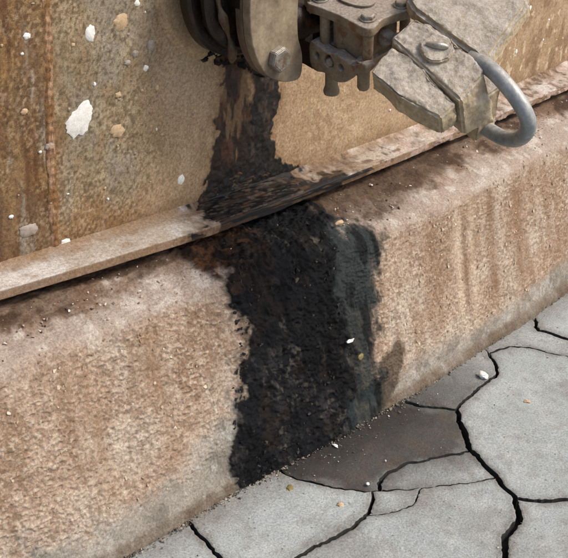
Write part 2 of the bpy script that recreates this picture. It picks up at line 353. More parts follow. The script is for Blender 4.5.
def build_foundation():
    s = s_axis(-3, 4); s = np.r_[np.arange(4-CIRC, -3, .35), s]
    v = np.r_[0, .05, np.arange(.075, .56, .0016), .572]
    S, V = np.meshgrid(s, v)
    n0, z0 = found_nz(S, V); n1, z1 = found_nz(S, V+.001)
    tn, tz = n1-n0, z1-z0; ln = np.hypot(tn, tz)+1e-9; nn, nz = -tz/ln, tn/ln        # outward normal in the (n, z) section
    flip = np.where(nn*1+nz < 0, -1, 1); nn, nz = nn*flip, nz*flip
    live = ss(-.66, -.5, S)*ss(2.4, 1.7, S)
    face = ss(.185, .225, V + .02*(fbm(S*9, V*9, 2)-.5))                              # coarse flaking skin starts under the shoulder
    foot = ss(.445, .475, V + .05*(fbm(S*8, V*8, 4)-.5))
    wob = .07*(fbm(S*15+V*4, V*15-S*3, 11, 4)-.5) + .034*(fbm(S*85, V*85, 12, 3)-.5)
    tarh = ss(-.014, .016, sdist(S, V, TAR)+wob); soft = ss(.19, .27, S+.02*(fbm(S*20, V*20, 14)-.5)); dT = sdist(S, V, TAR)+wob; tar = ss(-.0025, .0025, dT)*(1-soft)+soft*ss(-.022, .022, dT+.05*(fbm(S*60, V*34, 15, 3)-.5)); teal = ss(-.026, .022, sdist(S, V, TEAL)+wob+.03*(fbm(S*70, V*16, 16, 3)-.5))
    rusty = ss(-.012, .008, sdist(S, V, RUSTY)+wob); wet = ss(-.008, .008, sdist(S, V, WETP)+.5*wob)
    topb = ss(-.03, .02, sdist(S, V, TOPB)+wob); fan = ss(-.03, .02, sdist(S, V, FAN)+1.5*wob)
    halo = .75*ss(-.016, -.002, sdist(S, V, TAR)+1.05*wob)
    # relief
    Sw = S + .03*(fbm(S*13+V*5, V*13-S*4, 43, 3)-.5); Vw = V + .03*(fbm(S*13-V*6, V*13+S*5, 44, 3)-.5)
    wx, wy = S + .006*(fbm(S*60, V*60, 41)-.5), V + .006*(fbm(S*60, V*60, 42)-.5)
    f1, f2, cid, dx, dy = worley(wx*78, wy*105, 51); edge = ss(.02, .22, f2-f1)
    flake = (cid*.55+.45*(.5+dy))*edge                                                # scales of paint, lower lips lifting
    g1, g2, gid, gdx, gdy = worley(wx*170, wy*210, 57); flake2 = (gid*.5+.5*(.5+gdy))*ss(.02, .25, g2-g1)
    rid = lambda a, b_, sd_, o=2: 1-np.abs(2*fbm(a, b_, sd_, o)-1)
    k1 = rid(wx*88, wy*140, 63)**2; k2 = rid(wx*165, wy*230, 65)**2; k3 = rid(wx*300, wy*360, 67, 1)**2; calm = 1-.5*ss(.33, .45, S)
    k1 = (k1-.5*rid(wx*88, (wy-.0018)*140, 63)**2)*1.4; crk = .5*k1+.35*k2+.15*k3
    fpatch = .55+.45*ss(.32, .55, fbm(S*22+V*9, V*22-S*7, 61, 4))
    h = .009*(fbm(S*5, V*6, 70, 3)-.5) + .0022*(fbm(S*45, V*45, 71, 4)-.5) + .0010*(fbm(S*260, V*260, 72, 2)-.5)
    h = h + face*(1-.7*foot)*fpatch*calm*(.0023*k1+.0016*k2+.0010*k3+.0008*flake) + (1-face)*.0012*k3 + (1-face)*.0028*(fbm(S*120, V*120, 73, 3)-.5)
    t1, t2, tid, tdx, tdy = worley(wx*62, wy*58, 81); u1, u2, uid, udx, udy = worley(wx*150, wy*140, 85)
    dome = .0055*tid**1.3*np.sqrt(np.clip(1-(t1/.66)**2, 0, 1))+.0034*uid*np.sqrt(np.clip(1-(u1/.62)**2, 0, 1)); am = ss(.35, .65, fbm(S*20, V*20, 99)); lump = .8*dome*(.35+.65*ss(.42, .3, V)) + .6*am*(.0050*tid+.004*(tdy+.5*tdx))*ss(.0, .35, t2-t1) + (.4+.6*am)*(.0022*uid+.002*udy)*ss(.0, .35, u2-u1) + .005*rid(wx*34, wy*20, 98, 3)**3 + .0035*rid(wx*130, wy*110, 96, 2)**2 + .0022*rid(wx*280, wy*260, 94, 1)**2 + .018*(fbm(S*30, V*17, 91, 4)-.45) + .003*(fbm(S*190, V*190, 93, 3)-.5)
    crust = np.maximum(tarh, rusty)
    h = h*(1-.8*crust) + crust*(.0012+.62*lump) + teal*(1-tar)*(.0015 + .007*(fbm(S*60, V*40, 95, 4)-.5))
    h = h + .006*ss(.492, .508, V)*ss(.36, .42, S)*(.6+fbm(S*60, V*10, 97))                # thin mortar lip along the foot
    h = h*live
    nO, zO = n0+h*nn, z0+h*nz
    X, Y, Z = cyl(S, nO, zO)
    # colour of the surface itself
    c = np.ones(S.shape+(3,))*L('a38c78')
    c = mixc(c, L('b0a08f'), ss(.42, .66, fbm(Sw*11+Vw*4, Vw*11, 101)))
    c = mixc(c, L('846950'), .6*ss(.5, .72, fbm(Sw*34+Vw*2, Vw*7, 103)))                      # rusty run marks
    c = mixc(c, L('c6b8a4'), face*fpatch*.6*ss(.46, .62, .55*crk+.45*fbm(wx*150, wy*200, 137, 3)))          # flakes that kept their pale paint
    c = mixc(c, L('6f5947'), face*.5*ss(.50, .64, fbm(wx*170, wy*230, 107, 3)))
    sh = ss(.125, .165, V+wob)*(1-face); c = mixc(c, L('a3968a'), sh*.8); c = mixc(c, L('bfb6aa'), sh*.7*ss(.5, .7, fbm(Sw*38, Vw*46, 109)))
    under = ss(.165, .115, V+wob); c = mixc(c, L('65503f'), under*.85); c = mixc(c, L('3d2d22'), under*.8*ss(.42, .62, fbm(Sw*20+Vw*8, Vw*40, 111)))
    grey = np.maximum(foot*.8, fan*.85); c = mixc(c, L('8f8a80'), grey); c = mixc(c, L('6e675d'), grey*.8*ss(.45, .65, fbm(Sw*24, Vw*24, 113)))
    c = mixc(c, L('b5b1a8'), grey*.6*ss(.56, .7, fbm(S*70, V*50, 115)))
    for s1, wd, cc, k in ((.585, .013, 'c6b298', .42), (.632, .012, 'c6b298', .36), (.608, .011, '6f5238', .6), (.70, .020, '75563b', .65), (.80, .030, '7a5b40', .65), (.50, .02, '7d6047', .5), (.92, .015, '7b5c40', .4), (-.1, .02, '866442', .4), (-.22, .02, '8a6a48', .35)):
        c = mixc(c, L(cc), k*np.exp(-((S-s1+.05*(V-.3)+.006*(fbm(S*0, V*20, 9)-.5))/wd)**2)*ss(.2, .25, V)*ss(.47, .4, V)*(.5+fbm(S*60, V*9, 119)))
    c = mixc(c, L('655646'), .8*ss(.488, .5, V)*(.4+fbm(S*40, V*40, 133)))
    c = mixc(c, L('5d4c3d'), topb*.8); c = mixc(c, L('3a2c24'), topb*.5*ss(.5, .65, fbm(S*60, V*60, 121)))
    c = mixc(c, L('4c4a42'), halo*.8*(1-rusty)*ss(.14, .2, V)); c = mixc(c, L('463a2c'), wet*.85)
    c = mixc(c, L('1a2629'), teal*.95); c = mixc(c, L('4b483f'), teal*.75*ss(.28, .36, V)*ss(.42, .66, fbm(S*45, V*30, 123))); c = mixc(c, L('363c3c'), teal*.6*ss(.5, .7, fbm(S*80, V*60, 122)))
    c = mixc(c, L('0d0f0f'), teal*.85*ss(.48, .60, fbm(S*60, V*14, 124)))
    tc = L('101013')*np.ones(c.shape); tc = mixc(tc, L('2b2a29'), am*ss(.4, .8, fbm(wx*70, wy*60, 139, 3))); tc = mixc(tc, L('4b4740'), .8*am*ss(.60, .74, fbm(wx*130, wy*110, 141, 3))); tc = mixc(tc, L('2e241b'), .35*ss(.56, .68, fbm(S*26, V*30, 143))); tc = mixc(tc, L('08080a'), ss(.5, .62, fbm(S*26, V*6, 127))); tc = mixc(tc, L('060607'), .9*np.exp(-((S-.262+.12*(V-.15)+.02*(fbm(S*9, V*9, 128)-.5))/.03)**2)*ss(.45, .3, V))
    c = c*(1-tar[..., None]) + tc*tar[..., None]
    tc = tc*.6; tc = mixc(tc, L('3b3937'), .75*ss(.62, .75, tid)*ss(.6, .3, t1)); tc = mixc(tc, L('4a4743'), .7*ss(.72, .8, uid)*ss(.55, .3, u1))
    rc = L('33251b')*np.ones(c.shape); rc = mixc(rc, L('5a3b25'), .7*ss(.5, .7, fbm(wx*90, wy*90, 145, 3))); rc = mixc(rc, L('1c1512'), ss(.5, .7, tid))
    rm = rusty*(1-.6*ss(.01, .06, sdist(S, V, TAR)+wob)); c = c*(1-rm[..., None]) + rc*rm[..., None]
    rough = .85 - .5*tar - .25*teal*(1-tar) - .2*wet + .3*tar*ss(.4, .6, fbm(S*40, V*40, 131))
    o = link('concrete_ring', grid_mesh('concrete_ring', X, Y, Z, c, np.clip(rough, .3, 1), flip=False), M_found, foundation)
    return S, V, tar
build_foundation()
def found_point(s, v, out=0.):
    n, z = found_nz(np.array(s), np.array(v)); n1, z1 = found_nz(np.array(s), np.array(v+.002))
    t = Vector((float(n1-n), float(z1-z))).normalized(); nn = Vector((-t.y, t.x));
    if nn.x+nn.y < 0: nn = -nn
    x, y, z_ = cyl(s, float(n)+nn.x*out, float(z)+nn.y*out); th = s/R
    N3 = Vector((math.sin(th), -math.cos(th), 0))*nn.x + Vector((0, 0, nn.y))
    return Vector((float(x), float(y), float(z_))), N3
def crumb_geo(rr, size, flat):
    base = [Vector((rr.uniform(-1, 1), rr.uniform(-1, 1), rr.uniform(-1, 1)*flat)).normalized() for _ in range(9)]
    bm = bmesh.new()
    for b in base: bm.verts.new((b.x*size*rr.uniform(.6, 1), b.y*size*rr.uniform(.4, .9), b.z*size*flat))
    bmesh.ops.convex_hull(bm, input=bm.verts)
    for v in [v for v in bm.verts if not v.link_faces]: bm.verts.remove(v)
    bm.verts.index_update(); r = ([v.co.copy() for v in bm.verts], [[v.index for v in f.verts] for f in bm.faces]); bm.free(); return r
def crumbs(name, count, sampler, cols, sizes, seed, parent, flats=(.25, .5, .8), tilt=.7):
    rr = random.Random(seed); V = []; F_ = []; T_ = []
    kinds = [crumb_geo(rr, 1, rr.choice(flats)) for _ in range(14)]
    for i in range(count):
        p, nrm = sampler(rr)
        if p is None: continue
        k = rr.choice(kinds); sz = rr.uniform(*sizes)*(rr.random()**1.5*.8+.35)
        q = nrm.to_track_quat('Z', 'Y').to_matrix() @ Matrix.Rotation(rr.uniform(0, 6.28), 3, 'Z') @ Matrix.Rotation(rr.uniform(-tilt, tilt), 3, 'X'); b = len(V)
        col = L(rr.choices([c_ for c_, _ in cols], [w_ for _, w_ in cols])[0])*rr.uniform(.75, 1.25)
        for v in k[0]: V.append(p + q @ (v*sz)); T_.append(col)
        F_ += [[b+j for j in f] for f in k[1]]
    me = bpy.data.meshes.new(name); me.from_pydata(V, [], F_); me.update(); put_attr(me, 'tint', np.array(T_)); put_attr(me, 'rough', np.full(len(V), .7))
    return tag(link(name, me, M_crumb, parent), kind='stuff')
def inpoly(x, y, poly): return float(sdist(np.array([x]), np.array([y]), poly)[0])
def samp_tar(rr):
    for _ in range(60):
        s, v = rr.uniform(-.01, .32), rr.uniform(.08, .51)
        if inpoly(s, v, TAR) > -.004: return found_point(s, v, rr.uniform(.001, .006))
    return None, None
crumbs('tar_crumbs', 1100, samp_tar, [('17171a', 5), ('262524', 4), ('3a3733', 2), ('4d463c', .8), ('8a8478', .12), ('8a7430', .06)], (.0022, .0072), 5, foundation, (.3, .5, .7))
def samp_top(rr): return found_point(rr.uniform(-.4, 1.4), rr.uniform(.1, .19), .0015)
crumbs('loose_grit', 700, samp_top, [('9c8878', 3), ('c5b8aa', 2), ('5d4a3c', 3), ('e0d8cc', .4)], (.0012, .0042), 6, foundation)
def samp_face(rr): return found_point(rr.uniform(-.4, 1.3), rr.uniform(.19, .47), .0016) if True else None
def samp_face2(rr):
    for _ in range(40):
        s, v = rr.uniform(-.42, 1.35), rr.uniform(.195, .46)
        if rr.random() < 1.1*mnoise.noise(Vector((s*16, v*16, 3)))+.55 and inpoly(s, v, TAR) < -.03 and inpoly(s, v, TEAL) < -.02 and inpoly(s, v, WETP) < -.02: return found_point(s, v, .0028+.009*(float(fbm(np.array(s*5), np.array(v*6), 70, 3))-.5))
    return None, None
crumbs('paint_flakes', 1000, samp_face2, [('b5a48a', 4), ('a08b70', 5), ('cfc2ab', .8), ('846c52', 3)], (.0012, .0048), 8, foundation, (.08, .14), .35)

# ---- storage tank ------------------------------------------------------------------------
tank = empty('storage_tank', (0, 0, 0))
tag(tank, 'large rust-streaked tan steel storage tank standing on the concrete foundation', 'tank')
SEAM = -.163
ST1 = [(.140, .64), (.167, .60), (.197, .60), (.216, .517), (.222, .48), (.23, .35), (.095, .35), (.108, .385), (.128, .43), (.147, .514), (.155, .561)]
ST2 = [(.197, .62), (.235, .60), (.272, .54), (.272, .52), (.265, .473), (.271, .419), (.290, .395), (.34, .378), (.36, .35), (.197, .35), (.210, .468), (.217, .526)]
def shell_colour(S, Zg, left):
    X, Y = S, Zg
    wob = .026*(fbm(S*34, Zg*26, 201)-.5) + .020*(fbm(S*120, Zg*90, 203, 3)-.5)
    if left:
        c = np.ones(S.shape+(3,))*L('775736'); c = mixc(c, L('5c3c20'), ss(.42, .62, fbm(S*55, Zg*6, 205))); c = mixc(c, L('957447'), .6*ss(.5, .68, fbm(S*80, Zg*14, 207)))
        c = mixc(c, L('6a5b48'), .35*ss(.4, .6, fbm(S*26, Zg*12, 210))); c = mixc(c, L('9c968a'), .5*ss(.58, .7, fbm(S*70, Zg*9, 209)))
        c = mixc(c, L('5a3d22'), .7*ss(.56, .66, fbm(S*160, Zg*120, 211, 3)))
    else:
        c = np.ones(S.shape+(3,))*L('9f8465'); west = ss(.10, -.06, S+.05*(fbm(S*9, Zg*9, 213)-.5))
        c = mixc(c, L('887459'), west*.85); c = mixc(c, L('8b8475'), west*.7*ss(.40, .64, fbm(S*34, Zg*9, 215)))
        c = mixc(c, L('6f5f45'), west*.5*ss(.52, .64, fbm(S*150, Zg*130, 217, 3)))
        c = mixc(c, L('94886f'), west*.45*ss(.53, .66, fbm(S*110, Zg*60, 219, 3))*ss(.40, .5, Zg))
        c = mixc(c, L('8a6438'), west*.65*ss(.46, .38, Zg+.03*(fbm(S*20, Zg*20, 220)-.5)))
        c = mixc(c, L('7c5a32'), .7*ss(-.12, -.16, S)*ss(.4, .6, fbm(S*60, Zg*8, 221)))
        c = mixc(c, L('b09678'), (1-west)*.7*ss(.42, .62, fbm(S*16, Zg*16, 223)))
        c = mixc(c, L('b7a080'), .6*np.exp(-((S-.065-.02*(fbm(S*0, Zg*8, 261)-.5))/.03)**2)*ss(.42, .55, Zg)*(.4+fbm(S*60, Zg*5, 263)))
        c = mixc(c, L('86694a'), (1-west)*.4*ss(.55, .68, fbm(S*34, Zg*20, 225)))
        c = mixc(c, L('c3ae8e'), ss(.33, .38, S)*ss(.55, .48, S)*ss(.505, .485, Zg)*.4*ss(.48, .64, fbm(S*70+Zg*30, Zg*80, 227)))   # plaster-pale patch under the valve
        c = mixc(c, L('6a4d30'), ss(.8, .95, S)*.55*ss(.52, .68, fbm(S*26, Zg*26, 229)))
        c = mixc(c, L('cbb79a'), ss(.6, .9, S)*.7*ss(.66, .72, fbm(S*60, Zg*50, 231, 3)))
    sp = fbm(S*300, Zg*260, 251, 3); c = mixc(c, L('4e3f2b'), (.45 if left else .4*west+.2)*ss(.54, .70, sp)); c = mixc(c, L('bfae90'), (.25 if left else .2*west+.15)*ss(.46, .32, sp)*ss(.4, .6, fbm(S*20, Zg*20, 253)))
    c = mixc(c, L('5d4429'), .45*ss(.40, .365, Zg+.02*(fbm(S*30, Zg*30, 233)-.5)))
    d1 = sdist(S, Zg, ST1)+wob; d2 = sdist(S, Zg, ST2)+wob
    m1, m2 = ss(-.0015, .002, d1), ss(-.0015, .002, d2)
    c = mixc(c, L('7a5c3c'), .6*ss(-.02, 0, np.maximum(d1, d2)))
    c1 = L('2a1b13')*np.ones(c.shape); c1 = mixc(c1, L('4a2f1d'), ss(.47, .67, fbm(S*70, Zg*40, 235))); c1 = mixc(c1, L('7e6244'), .7*ss(.62, .72, fbm(S*60, Zg*14, 236)))
    c2 = L('191310')*np.ones(c.shape); c2 = mixc(c2, L('4a3a2e'), .7*ss(.55, .7, fbm(S*90, Zg*60, 237)))
    c1 = mixc(c1, L('14110f'), ss(.45, .39, Zg+.05*(fbm(S*40, Zg*30, 238)-.5))); c2 = mixc(c2, L('14110f'), ss(.45, .39, Zg+.05*(fbm(S*40, Zg*30, 239)-.5)))
    c = c*(1-m1[..., None])+c1*m1[..., None]; c = c*(1-m2[..., None])+c2*m2[..., None]
    m = np.maximum(m1, m2)
    rough = .72 - .34*m
    h = .0025*(fbm(S*4, Zg*4, 241, 2)-.5) + .0006*(fbm(S*90, Zg*90, 243, 3)-.5) + .0004*(fbm(S*300, Zg*260, 245, 2)-.5) + m*(.0008+.0042*(fbm(S*80, Zg*50, 247)-.4)+.0015*(fbm(S*220, Zg*180, 248, 2)-.5))
    if left: h = h + .0008*(fbm(S*160, Zg*120, 249, 3)-.5)
    return c, np.clip(rough, .3, 1), h
def build_plate(lo, hi, left=False, fine=True):
    if fine:
        s = s_axis(lo, hi); z = np.r_[.335, np.arange(.352, .80, .0017), np.arange(.82, 2.3, .11), 2.3]
    else: s = np.arange(lo, hi+.01, (hi-lo)/24); z = np.array([.335, .6, 1.2, 2.3])
    S, Zg = np.meshgrid(s, z); c, r, h = shell_colour(S, Zg, left)
    live = ss(-.66, -.5, S)*ss(2.4, 1.7, S)*ss(1.0, .8, Zg)
    X, Y, Z = cyl(S, h*live, Zg)
    return link('shell_plate', grid_mesh('shell_plate', X, Y, Z, c, r), M_shell, tank)
p_ = build_plate(-3, SEAM, True); p_['label'] = 'orange-brown rusted shell plate left of the vertical weld'
p_ = build_plate(SEAM, 4); p_['label'] = 'tan shell plate with splatters behind the valve'
k_ = 8; st_ = (CIRC-7)/k_
for i in range(k_): build_plate(4+i*st_, 4+(i+1)*st_, False, False)
def upper(z0, z1):
    S, Zg = np.meshgrid(np.linspace(0, CIRC, 129), np.array([z0, z1])); X, Y, Z = cyl(S, -.004, Zg)
    c = np.ones(S.shape+(3,))*L('9b7d55'); return link('upper_shell', grid_mesh('upper_shell', X, Y, Z, c, np.full(S.shape, .7)), M_shell, tank)
upper(2.28, 7.0)
S, Rr = np.meshgrid(np.linspace(0, CIRC, 97), np.array([0., -R+.05])); X, Y, Z = cyl(S, Rr, 7.0 + (-Rr)*.08)
link('roof', grid_mesh('roof', X, Y, Z, np.ones(S.shape+(3,))*L('9b7d55'), np.full(S.shape, .7)), M_shell, tank)

def build_chime():                                # the bottom plate sticking out round the foot of the shell
    s = np.r_[np.arange(4-CIRC, -3, .35), s_axis(-3, 4)]
    q = np.r_[np.linspace(0, .058, 34), .058+np.linspace(.002, .020, 13), .083, .09, .135]     # over the top, down the edge, back underneath
    S, Q_ = np.meshgrid(s, q); no = np.interp(S, S_CH, N_CH); live = ss(-.66, -.5, S)*ss(2.4, 1.7, S)
    top = np.clip(Q_/.058, 0, 1); edge = np.clip((Q_-.058)/.020, 0, 1); und = np.clip((Q_-.078)/.057, 0, 1)
    n = -.004 + (no+.004)*top - und*(no+.02) ; z = .3655 - .0065*top**1.2 - .015*edge + .007*ss(.28, .0, top)
    chip = ss(.55, .72, fbm(S*38, Q_*50, 301, 4))*ss(.45, .8, S)                # the far stretch of the edge is eaten and flaking
    h = .0012*(fbm(S*26, Q_*40, 303)-.5) + .0009*(fbm(S*160, Q_*180, 305, 3)-.5) - .004*chip*ss(.6, 1, top)*(1-und) + .002*ss(.5, .8, S)*(fbm(S*70, Q_*90, 306)-.5)
    wave = .003*(fbm(S*3, S*0, 307, 2)-.5); CT = [(.113, -.02), (.30, -.03), (.325, .026), (.422, .036), (.40, .06), (.36, .14), (.07, .14), (.07, .075), (.082, .05)]
    n = n + live*h*edge*(1-und); z = z + live*(h*(1-edge)*(1-und) + .004*ss(-.01, .02, sdist(S, Q_, CT))*(fbm(S*50, Q_*80, 308)-.4)*(1-und) + wave)
    X, Y, Z = cyl(S, n, z)
    c = np.ones(S.shape+(3,))*L('a69a8b'); c = mixc(c, L('bdb6ae'), .9*ss(.4, .62, fbm(S*14, Q_*30, 309))); c = mixc(c, L('876d50'), .5*ss(.56, .7, fbm(S*30, Q_*50, 311)))
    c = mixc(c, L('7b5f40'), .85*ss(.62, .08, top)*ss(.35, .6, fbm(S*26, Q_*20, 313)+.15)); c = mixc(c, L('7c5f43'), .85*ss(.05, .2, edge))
    c = mixc(c, L('5c4330'), chip*.8); c = mixc(c, L('b9a396'), ss(.4, .7, S)*.6*ss(.5, .65, fbm(S*50, Q_*60, 315)))
    c = mixc(c, L('4a3626'), .7*ss(.62, .75, fbm(S*60, Q_*70, 317))*ss(.1, .5, S))
    wob = .10*(fbm(S*24, Q_*34, 319)-.5)+.05*(fbm(S*110, Q_*110, 320, 3)-.5); qq = Q_
    t = ss(-.004, .006, sdist(S, qq, CT)+wob); tc = L('141213')*np.ones(c.shape); tc = mixc(tc, L('4b3824'), .8*ss(.52, .66, fbm(S*18, qq*110, 321)))
    c = mixc(c, L('5d4630'), .7*ss(-.05, 0, sdist(S, qq, CT)+wob)); c = c*(1-t[..., None])+tc*t[..., None]
    return link('base_flange', grid_mesh('base_flange', X, Y, Z, c, .75-.25*t), M_shell, tank)
build_chime()
def weld(name, s0, z0, z1):                        # scalloped weld bead
    z = np.arange(z0, z1, .0016); a = np.linspace(-1, 1, 11); A_, Zg = np.meshgrid(a, z)
    ph = (Zg/.0125 + .3*fbm(Zg*12, A_*0, 331)); rip = np.abs(((ph + .28*A_*A_) % 1)-.5)*2
    wid = .0082*(1+.9*(fbm(Zg*30, A_*0, 333)-.5)); S = s0 + A_*wid + .004*(fbm(Zg*9, A_*0, 335)-.5)
    h = (1-A_**2)**.6*(.0010+.0020*rip*(.5+fbm(Zg*40, A_*3, 337))) - .0006
    X, Y, Z = cyl(S, h, Zg); c = np.ones(S.shape+(3,))*L('7c5a36'); c = mixc(c, L('a5856a'), .8*ss(.5, .66, fbm(Zg*40, A_*1.5, 339))); c = mixc(c, L('5d3d24'), .7*ss(.52, .66, fbm(Zg*70, A_*3+7, 341)))
    return link(name, grid_mesh(name, X, Y, Z, c, np.full(S.shape, .7)), M_shell, tank)
weld('weld_seam', SEAM, .364, .9)
# splatters of droppings and old paint sitting proud of the plate
SPL = [(-.114, .553, 12, 16, 'w'), (-.096, .673, 5, 8, 'w'), (-.044, .681, 7, 8, 't'), (-.194, .683, 3, 3.5, 'w'), (-.033, .621, 3, 3, 'g'), (-.001, .608, 2.6, 3.5, 'w'), (-.017, .703, 3, 3, 'w'), (.008, .64, 4, 5, 'g'), (-.052, .523, 6.5, 7, 't'), (.07, .417, 4, 6, 'w'), (-.145, .372, 5, 4, 'w'), (-.204, .408, 8, 7, 'g'), (-.05, .577, 3, 3, 't'), (.02, .574, 2, 3, 't'), (-.231, .436, 2, 2, 'w'), (-.203, .582, 3, 3, 't'), (-.181, .52, 1.5, 1.5, 'w'), (-.165, .524, 4, 5, 'g'), (-.124, .661, 2, 2, 't'), (-.202, .661, 1.5, 1.5, 'w'), (-.008, .576, 1.5, 1.5, 't'), (-.02, .632, 3, 4, 'g'), (1.078, .535, 3, 4, 'w'), (1.046, .447, 2, 4, 'w'), (.986, .415, 2, 4, 'w'), (1.171, .45, 2, 2, 'w'), (.588, .421, 1.5, 1.5, 'w'), (1.184, .492, 2, 2, 'w'), (-.075, .44, 1.3, 1.3, 't'), (.03, .50, 1.4, 1.4, 't'), (-.09, .60, 1.4, 2, 'w'), (.05, .67, 1.5, 2, 't')]
_r = random.Random(77)
for _ in range(26): SPL.append((_r.uniform(-.3, .10), _r.uniform(.40, .74), _r.uniform(.7, 1.5), _r.uniform(.7, 1.7), _r.choice('wttgg')))
for _ in range(14): SPL.append((_r.uniform(.55, 1.3), _r.uniform(.39, .56), _r.uniform(.8, 2.4), _r.uniform(.8, 2.2), _r.choice('wwtg')))
for i, (s, z, a, b, k) in enumerate(SPL):
    rr = random.Random(i+300); n = 40; ra, rb = a*.0018, b*.0014; bm = bmesh.new()
    def P_(u, v, h): return [float(q) for q in cyl(s+u+(.35*v if a > 10 else 0), .0010+h, z+v)]
    ring = []; ring2 = []
    for j in range(n):
        t = 2*math.pi*j/n; k_ = 1+.32*mnoise.noise(Vector((math.cos(t)*1.6, math.sin(t)*1.6, i*3.1)))+.16*mnoise.noise(Vector((math.cos(t)*4, math.sin(t)*4, i*5.7)))+(rr.uniform(-.06, .16) if a > 10 and math.sin(t)+.8*math.cos(t) < .1 else 0)
        ring.append(bm.verts.new(P_(ra*k_*math.cos(t), rb*k_*math.sin(t), -.0012))); ring2.append(bm.verts.new(P_(ra*k_*.86*math.cos(t), rb*k_*0.9*math.sin(t), .0000)))
    cv = bm.verts.new(P_(0, 0, .0003))
    for j in range(n):
        bm.faces.new((ring[j], ring[(j+1) % n], ring2[(j+1) % n], ring2[j])); bm.faces.new((ring2[j], ring2[(j+1) % n], cv))
    link({'w': 'white_splatter', 't': 'tan_splatter', 'g': 'grey_splatter'}[k], bm_mesh('splatter', bm, True), {'w': M_white, 't': M_tan, 'g': M_grey}[k], tank)

# ---- nozzle on the tank and the valve bolted to it ----------------------------------------
TH = .1346/R
T = Vector((math.cos(TH), math.sin(TH), 0)); Nv = Vector((math.sin(TH), -math.cos(TH), 0)); Zv = Vector((0, 0, 1))
AX = Vector((.13462, .00105, .72257))
FR = frame_mat(AX, T, Zv, Nv)                    # local x along the wall, y up, z out of the wall
def lathe(name, prof, mat, parent, M, seg=64, angle=35, wob=0., seed=0):
    bm = bmesh.new(); rings = []
    for r, h in prof:
        rings.append([bm.verts.new((r*(1+wob*mnoise.noise(Vector((math.cos(2*math.pi*i/seg)*2, math.sin(2*math.pi*i/seg)*2, h*60+seed))))*math.cos(2*math.pi*i/seg), r*(1+wob*mnoise.noise(Vector((math.cos(2*math.pi*i/seg)*2, math.sin(2*math.pi*i/seg)*2, h*60+seed))))*math.sin(2*math.pi*i/seg), h)) for i in range(seg)])
    for a, b in zip(rings, rings[1:]):
        for i in range(seg): bm.faces.new((a[i], a[(i+1) % seg], b[(i+1) % seg], b[i]))
    if prof[0][0] > 1e-4: bm.faces.new(rings[0][::-1])
    if prof[-1][0] > 1e-4: bm.faces.new(rings[-1])
    bm.transform(M); return link(name, bm_mesh(name, bm, True, angle), mat, parent)
def plate(name, outline, holes, z0, z1, mat, parent, M, bev=.0015, rough=0., seed=0):
    """flat plate with holes: outline in local x, y, thickness along z, small chamfer"""
    cu = bpy.data.curves.new(name, 'CURVE'); cu.dimensions = '2D'; cu.fill_mode = 'BOTH'; cu.extrude = (z1-z0)/2-bev; cu.bevel_depth = bev; cu.bevel_resolution = 2; cu.offset = -bev
    for pl in [outline]+holes:
        sp = cu.splines.new('POLY'); sp.points.add(len(pl)-1); sp.use_cyclic_u = True
        for p, q in zip(sp.points, pl): p.co = (q[0], q[1], 0, 1)
    tmp = bpy.data.objects.new('tmp', cu); COL.objects.link(tmp); dg = bpy.context.evaluated_depsgraph_get()
    me = bpy.data.meshes.new_from_object(tmp.evaluated_get(dg)); bpy.data.objects.remove(tmp)
    me.name = name; me.transform(Matrix.Translation((0, 0, (z0+z1)/2)))
    bm = bmesh.new(); bm.from_mesh(me); bmesh.ops.remove_doubles(bm, verts=bm.verts, dist=1e-5)
    if rough:
        bmesh.ops.triangulate(bm, faces=bm.faces)
        bm.normal_update()
        for v in bm.verts: v.co += v.normal*rough*mnoise.noise(v.co*90+Vector((seed, 0, 0)))
    bm.transform(M); bmesh.ops.recalc_face_normals(bm, faces=bm.faces); bm.to_mesh(me); bm.free(); me.materials.clear()
    me.polygons.foreach_set('use_smooth', np.full(len(me.polygons), True)); me.set_sharp_from_angle(angle=math.radians(32))
    return link(name, me, mat, parent)
def smooth_poly(pts, k=6):                        # closed Catmull-Rom
    out = []; n = len(pts)
    for i in range(n):
        p0, p1, p2, p3 = [Vector(pts[(i+j-1) % n]) for j in range(4)]
        for t in np.linspace(0, 1, k, endpoint=False):
            out.append(tuple(.5*((2*p1)+(-p0+p2)*t+(2*p0-5*p1+4*p2-p3)*t*t+(-p0+3*p1-3*p2+p3)*t**3)))
    return out
circ = lambda x, y, r, n=24: [(x+r*math.cos(2*math.pi*i/n), y+r*math.sin(2*math.pi*i/n)) for i in range(n)]
def hexbolt(name, M, x, y, z, r, h, mat, parent, washer=True, rot=0.):
    bm = bmesh.new(); pr = [(r, 0), (r, h*.82), (r*.86, h)]; rings = []
    for q, hh in pr: rings.append([bm.verts.new((x+q*math.cos(rot+math.pi*i/3), y+q*math.sin(rot+math.pi*i/3), z+hh)) for i in range(6)])
    for a, b in zip(rings, rings[1:]):
        for i in range(6): bm.faces.new((a[i], a[(i+1) % 6], b[(i+1) % 6], b[i]))
    bm.faces.new(rings[-1]); bm.faces.new(rings[0][::-1])
    bmesh.ops.bevel(bm, geom=bm.edges[:], offset=r*.06, segments=2, affect='EDGES')
    if washer:
        a = [bm.verts.new((x+q[0], y+q[1], z-.001)) for q in circ(0, 0, r*1.22)]; b = [bm.verts.new((x+q[0], y+q[1], z+.0018)) for q in circ(0, 0, r*1.2)]
        for i in range(24): bm.faces.new((a[i], a[(i+1) % 24], b[(i+1) % 24], b[i]))
        bm.faces.new(b)
    bm.transform(M); return link(name, bm_mesh(name, bm, True, 30), mat, parent)
